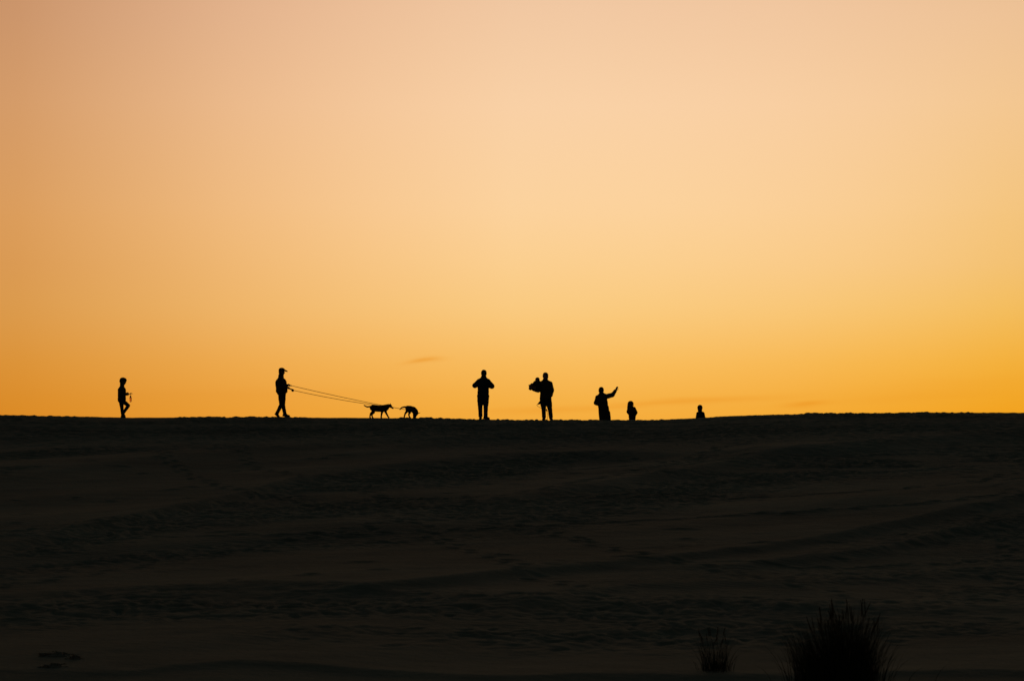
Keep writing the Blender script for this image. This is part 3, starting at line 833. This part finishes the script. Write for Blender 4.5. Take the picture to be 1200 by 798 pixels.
# the carried child: head by the adult's shoulder, legs out to the left
o3 = V3(0, -.16, 0)
J = dict(facing=(-.75, -.5, .1), look=(-.3, -1, .05), head=q(274, 196, -.10), neck=q(275, 225, -.10), chest=q(268, 246, -.11), pelvis=q(262, 305, -.12),
         shR=q(250, 228, -.16), elR=q(222, 262, -.20), wrR=q(235, 285, -.22), handR=((.3, -.4, -.4), (0, 1, 0), .9, .5),
         shL=q(298, 226, -.05), elL=q(305, 262, -.04), wrL=q(318, 245, -.10), handL=((.7, 0, .4), (0, 1, 0), .9, .4),
         hipR=q(252, 305, -.16), knR=q(205, 262, -.19), anR=q(183, 308, -.20), toeR=q(170, 312, -.24),
         hipL=q(256, 308, -.08), knL=q(200, 268, -.09), anL=q(184, 290, -.10), toeL=q(170, 262, -.13))
make_person((X, Y, Z), J, 'small child in a puffy coat sitting on the carrying adult\'s arm', k=0.52, hk=0.80,
     clothes=dict(top=M['jacket_maroon'], legs=M['pink_cloth'], hair='hood', puff=0.100, depth=.9, hem_z=q(0, 325)[2], hem_r=.24, leg_puff=.075))
# cloth and cord dangling at the adult's thigh
cl_ = bpy.data.objects.new('carry_bag', None); COL.objects.link(cl_); cl_.location = (X, Y - .02, Z); cl_.empty_display_size = .1
tag(cl_, 'dark cloth bag with a thin dangling cord at the thigh of the carrying adult', 'bag')
B = Blob(); B.cap(q(332, 452, -.02), .030, q(272, 516, -.03), .012, sq=((0, 1, 0), .5)); B.cap(q(334, 490, -.02), .045, q(284, 510, -.03), .018, sq=((0, 1, 0), .5))
B.cap(q(332, 450, -.02), .035, q(335, 492, -.02), .045, sq=((0, 1, 0), .5)); B.cap(q(300, 490, -.02), .03, q(330, 470, -.02), .04, sq=((0, 1, 0), .5))
B.bake('bag_body', M['bag_cloth'], cl_, voxel=.006, smooth=2, wrinkle=.006)
tube('cord', [q(268, 517, -.03), q(272, 530, -.03), q(305, 550, -.03), q(340, 570, .02), q(395, 590, .05), q(405, 620, .06), q(414, 660, .06), q(408, 700, .05), q(392, 716, .03)], .0065, M['leash'], cl_)
B = Blob(); B.cap(q(396, 578, .05), .022, q(402, 604, .05), .016, sq=((0, 1, 0), .6))
B.bake('tassel', M['pink_cloth'], cl_, voxel=.004, smooth=1)

# ---------------------------------------------------------------- person pointing with a raised arm, behind the crest
Hh = 1.70
X, Y, Z = drop_top(707.3, 454.0, Hh); sc = 435.0 * 100.0 / Y
q = zc_(265, 188 + Hh * sc, sc)
J = dict(facing=(0.15, 1, 0), look=(.3, 1, .05), head=q(231, 235), neck=q(233, 296, -.01), chest=q(243, 370), pelvis=q(262, 520),
         shL=q(178, 342), elL=q(150, 425, .02), wrL=q(205, 452, .16), handL=((.8, .4, .1), (0, -1, 0), 1, .6),
         shR=q(312, 326), elR=q(402, 302, .08), wrR=q(453, 228, .14), handR=((.5, .05, 1), (.15, -1, 0), 1.05, .45),
         hipL=q(240, 580), knL=q(238, 730), anL=q(238, 875), toeL=q(232, 912, .12),
         hipR=q(320, 580), knR=q(345, 730), anR=q(350, 875), toeR=q(362, 912, .12))
J['hem_c'] = (float(q(285, 0)[0]), 0.0)
make_person((X, Y, Z), J, 'person in a long coat behind the crest pointing with one raised arm', hk=1.08,
     clothes=dict(top=M['coat'], top_name='coat', legs=M['trouser'], hair='short', puff=0.044, depth=.76, hem_z=q(0, 688)[2], hem_r=.190, leg_puff=.028))

# ---------------------------------------------------------------- child looking right
Hh = 1.06
X, Y, Z = drop_top(740.3, 469.8, Hh); sc = 435.0 * 100.0 / Y
q = zc_(675, 397 + Hh * sc, sc)
J = dict(facing=(.75, .65, 0), look=(1, .0, -.12), head=q(664, 448), neck=q(662, 488), chest=q(672, 540), pelvis=q(682, 640),
         shL=q(640, 508, .07), elL=q(622, 560, .05), wrL=q(650, 615, .10), handL=((.3, .2, -.9), (1, 0, 0), 1, .4),
         shR=q(708, 512, -.07), elR=q(738, 575, -.06), wrR=q(715, 630, .02), handR=((-.3, .2, -.9), (-1, 0, 0), 1, .4),
         hipL=q(662, 670, .03), knL=q(660, 750, .03), anL=q(660, 825, .03), toeL=q(685, 845, .08),
         hipR=q(702, 670, -.03), knR=q(706, 750, -.03), anR=q(706, 825, -.03), toeR=q(730, 845, .02))
make_person((X, Y, Z), J, 'child with long hair and a puffy coat beside the pointing person, looking right', k=0.68, hk=0.98,
     clothes=dict(top=M['jacket_maroon'], legs=M['denim'], hair='long', hair_mat=M['hair_brown'], puff=0.055, depth=.95, hem_z=q(0, 672)[2], hem_r=.165))

# ---------------------------------------------------------------- child at the right, mostly hidden
Hh = 1.10
X, Y, Z = drop_top(820.7, 474.3, Hh); sc = 652.0 * 100.0 / Y
q = zc_(618, 285 + Hh * sc, sc)
J = dict(facing=(-.1, 1, 0), look=(.2, 1, 0), head=q(612, 362), neck=q(615, 446), chest=q(620, 520), pelvis=q(624, 680),
         shL=q(568, 486), elL=q(548, 590), wrL=q(545, 675, .03), handL=((0, .1, -1), (1, 0, 0), .9, .4),
         shR=q(672, 486), elR=q(700, 590), wrR=q(702, 675, .03), handR=((0, .1, -1), (-1, 0, 0), .9, .4),
         hipL=q(588, 710), knL=q(588, 830), anL=q(588, 960), toeL=q(580, 990, .09),
         hipR=q(656, 710), knR=q(656, 830), anR=q(656, 960), toeR=q(664, 990, .09))
make_person((X, Y, Z), J, 'rightmost child, only hooded head and shoulders showing over the crest', k=0.66, hk=0.98,
     clothes=dict(top=M['jacket_black'], legs=M['trouser'], hair='hood', puff=0.060, depth=.85, hem_z=q(0, 700)[2], hem_r=.155))

# ------------------------------------------------------------------ beach grass
M['grass_blade'] = simple('grass_blade', (0.030, 0.038, 0.016), 0.75, 30, 0.4, 0.0)
M['grass_dead'] = simple('grass_dead', (0.075, 0.058, 0.032), 0.85, 30, 0.4, 0.0)
def blades(n, gens, seed):
    """curved tapering leaf blades; gens(rnd) -> x, y, height, lean dir, lean, droop, width"""
    rnd = random.Random(seed); V = []; F = []
    for i in range(n):
        bx, by, h, la, lean, droop, w = gens(rnd)
        ns = 9; fac = rnd.uniform(0, math.pi)
        wx, wy = math.cos(fac), math.sin(fac); o = len(V)
        px_, py_, pz_ = bx, by, -0.02; an = lean * 0.25
        for k in range(ns + 1):
            t_ = k / ns; ww = w * (1 - t_ ** 1.6) * 0.5 + 0.0004
            fold = ww * 0.5
            V.append((px_ - wx * ww, py_ - wy * ww, pz_)); V.append((px_ + math.cos(fac + 1.57) * fold, py_ + math.sin(fac + 1.57) * fold, pz_)); V.append((px_ + wx * ww, py_ + wy * ww, pz_))
            an += (lean * 0.75 / ns) + droop * (t_ ** 2) / ns * 2.6
            st = h / ns
            px_ += math.sin(an) * math.cos(la) * st; py_ += math.sin(an) * math.sin(la) * st; pz_ += math.cos(an) * st
        for k in range(ns):
            for c_ in (0, 1):
                a = o + k * 3 + c_; F.append((a, a + 1, a + 4, a + 3))
    return V, F
def mesh_obj(name, V, F, mat, parent=None, smooth=True):
    me = bpy.data.meshes.new(name); me.from_pydata(V, [], F); me.update()
    if smooth: me.polygons.foreach_set('use_smooth', np.ones(len(me.polygons), dtype=bool))
    me.materials.append(mat); o = bpy.data.objects.new(name, me); COL.objects.link(o)
    if parent: o.parent = parent
    return o
def seed_heads(n, gens, seed):
    rnd = random.Random(seed); B = Blob()
    for i in range(n):
        bx, by, h, la, lean = gens(rnd)
        pts = []; an = lean * .2; p = np.array((bx, by, -.02))
        for k in range(9):
            pts.append(p.copy()); an += lean * .8 / 8
            p = p + V3(math.sin(an) * math.cos(la), math.sin(an) * math.sin(la), math.cos(an)) * h / 8
        for a, b_ in zip(pts[:-1], pts[1:]): B.cap(a, .0013, b_, .0012, seg=5)
        B.cap(pts[-2], .0055, pts[-1], .003, seg=6); B.cap(pts[-3] * .5 + pts[-2] * .5, .004, pts[-2], .0055, seg=6)
    return B

def grass_thing(px, Yd, name, label, group=None):
    u, _ = pix_dir(px, 780); g = bpy.data.objects.new(name, None); COL.objects.link(g); X_ = u * Yd
    g.location = (X_, Yd, gavg(X_, Yd)); g.empty_display_size = .2
    tag(g, label, 'grass clump', group); return g
GB = grass_thing(985, 28.3, 'beach_grass', 'large dense tuft of tall beach grass at the bottom edge of the photo')
def big(r):
    a = r.random()
    if a < 0.60:    # main tall sheaf
        x = r.gauss(0.05, .13); y = r.gauss(0, .13); h = r.uniform(.45, .88) * (1 - .8 * abs(x - .06)); la = math.atan2(y, x - .05) + r.gauss(0, .5); return x, y, h * 1.02, la, r.uniform(0, .38) + abs(x - .05) * .9, r.choice((.1, .2, .3, .5, 1.1)) * r.random(), r.uniform(.004, .009)
    if a < 0.85:    # lower left shoulder
        x = r.gauss(-.25, .10); y = r.gauss(0, .12); return x, y, r.uniform(.32, .74), math.pi + r.gauss(0, .7), r.uniform(.05, .6), r.uniform(.1, .9), r.uniform(.004, .009)
    x = r.gauss(.0, .25); y = r.gauss(0, .15); return x, y, r.uniform(.25, .6), math.atan2(y, x) + r.gauss(0, .4), r.uniform(.4, 1.1), r.uniform(.2, 1.2), r.uniform(.004, .008)
V, F = blades(1250, big, 3); mesh_obj('leaf_blades', V, F, M['grass_blade'], GB)
V, F = blades(260, big, 9); mesh_obj('dry_blades', V, F, M['grass_dead'], GB)
seed_heads(46, lambda r: (r.gauss(.03, .15), r.gauss(0, .12), r.uniform(.66, .92), r.choice((0, math.pi)) + r.gauss(0, .8), r.uniform(.05, .45)), 5).bake('seed_heads', M['grass_dead'], GB, voxel=None, smooth=0)
GS = grass_thing(838, 30.1, 'beach_grass', 'small sparse tuft of grass left of the big clump, on a low sand mound')
def small(r):
    x = r.gauss(0, .085); y = r.gauss(0, .13); return x, y, r.uniform(.12, .46) * (1 - .4 * min(1, abs(x) * 3)), math.atan2(y, x) + r.gauss(0, .5), r.uniform(0, .6) + abs(x) * 1.6, r.uniform(0, .9), r.uniform(.003, .007)
V, F = blades(170, small, 4); mesh_obj('leaf_blades', V, F, M['grass_blade'], GS)
seed_heads(12, lambda r: (r.gauss(0, .07), r.gauss(0, .05), r.uniform(.36, .52), r.choice((0, math.pi)) + r.gauss(0, .6), r.uniform(.05, .5)), 15).bake('seed_heads', M['grass_dead'], GS, voxel=None, smooth=0)

# low dark mounds on the sand: flat lumps with short thin strands
M['mound_cover'] = simple('mound_cover', (0.19, 0.165, 0.125), 0.9, 40, 0.4, 0.5)
def ground_at_px(px, py):
    u, s = pix_dir(px, py); Yq = 26.0
    while Yq < 99 and gavg(u * Yq, Yq, .05) < s * Yq: Yq += 0.03
    return u * Yq, Yq
DL = {(65, 768): (.30, 'widest of three low dark mounds on the sand at the lower left'),
      (88, 772): (.12, 'smallest of the low dark mounds, right of the widest one'),
      (62, 781): (.19, 'low dark mound nearest the bottom edge at the lower left')
      }
for i, ((px, py), (w, lb)) in enumerate(DL.items()):
    X_, Y_ = ground_at_px(px, py); rnd = random.Random(40 + i); B = Blob()
    for k in range(26):
        x0, y0 = rnd.gauss(0, w * .36), rnd.gauss(0, w * .35); an = rnd.uniform(-.5, .5) + (0 if rnd.random() < .5 else math.pi); L_ = rnd.uniform(.4, .9) * w * .5
        z0 = rnd.uniform(0, .045) * math.exp(-(x0 / w) ** 2 * 5); B.cap((x0, y0, z0), .007, (x0 + math.cos(an) * L_, y0 + math.sin(an) * L_, z0 + rnd.uniform(-.02, .01)), .004, seg=6)
    B.ell((0, 0, -.008), (w * .55, w * .5, .030)); B.ell((w * .1, 0, .005), (w * .22, w * .3, .040))
    o = B.bake('dark_mound', M['mound_cover'], None, voxel=.006, smooth=1, wrinkle=.008, wscale=30)
    o.location = (X_, Y_, gavg(X_, Y_, .08)); tag(o, lb, 'weed clump', 'low dark mounds on the sand')

# ------------------------------------------------------------------ render settings
scene.render.engine = 'CYCLES'
scene.cycles.max_bounces = 6
print('verts', sum(len(o.data.vertices) for o in bpy.data.objects if o.type == 'MESH'))
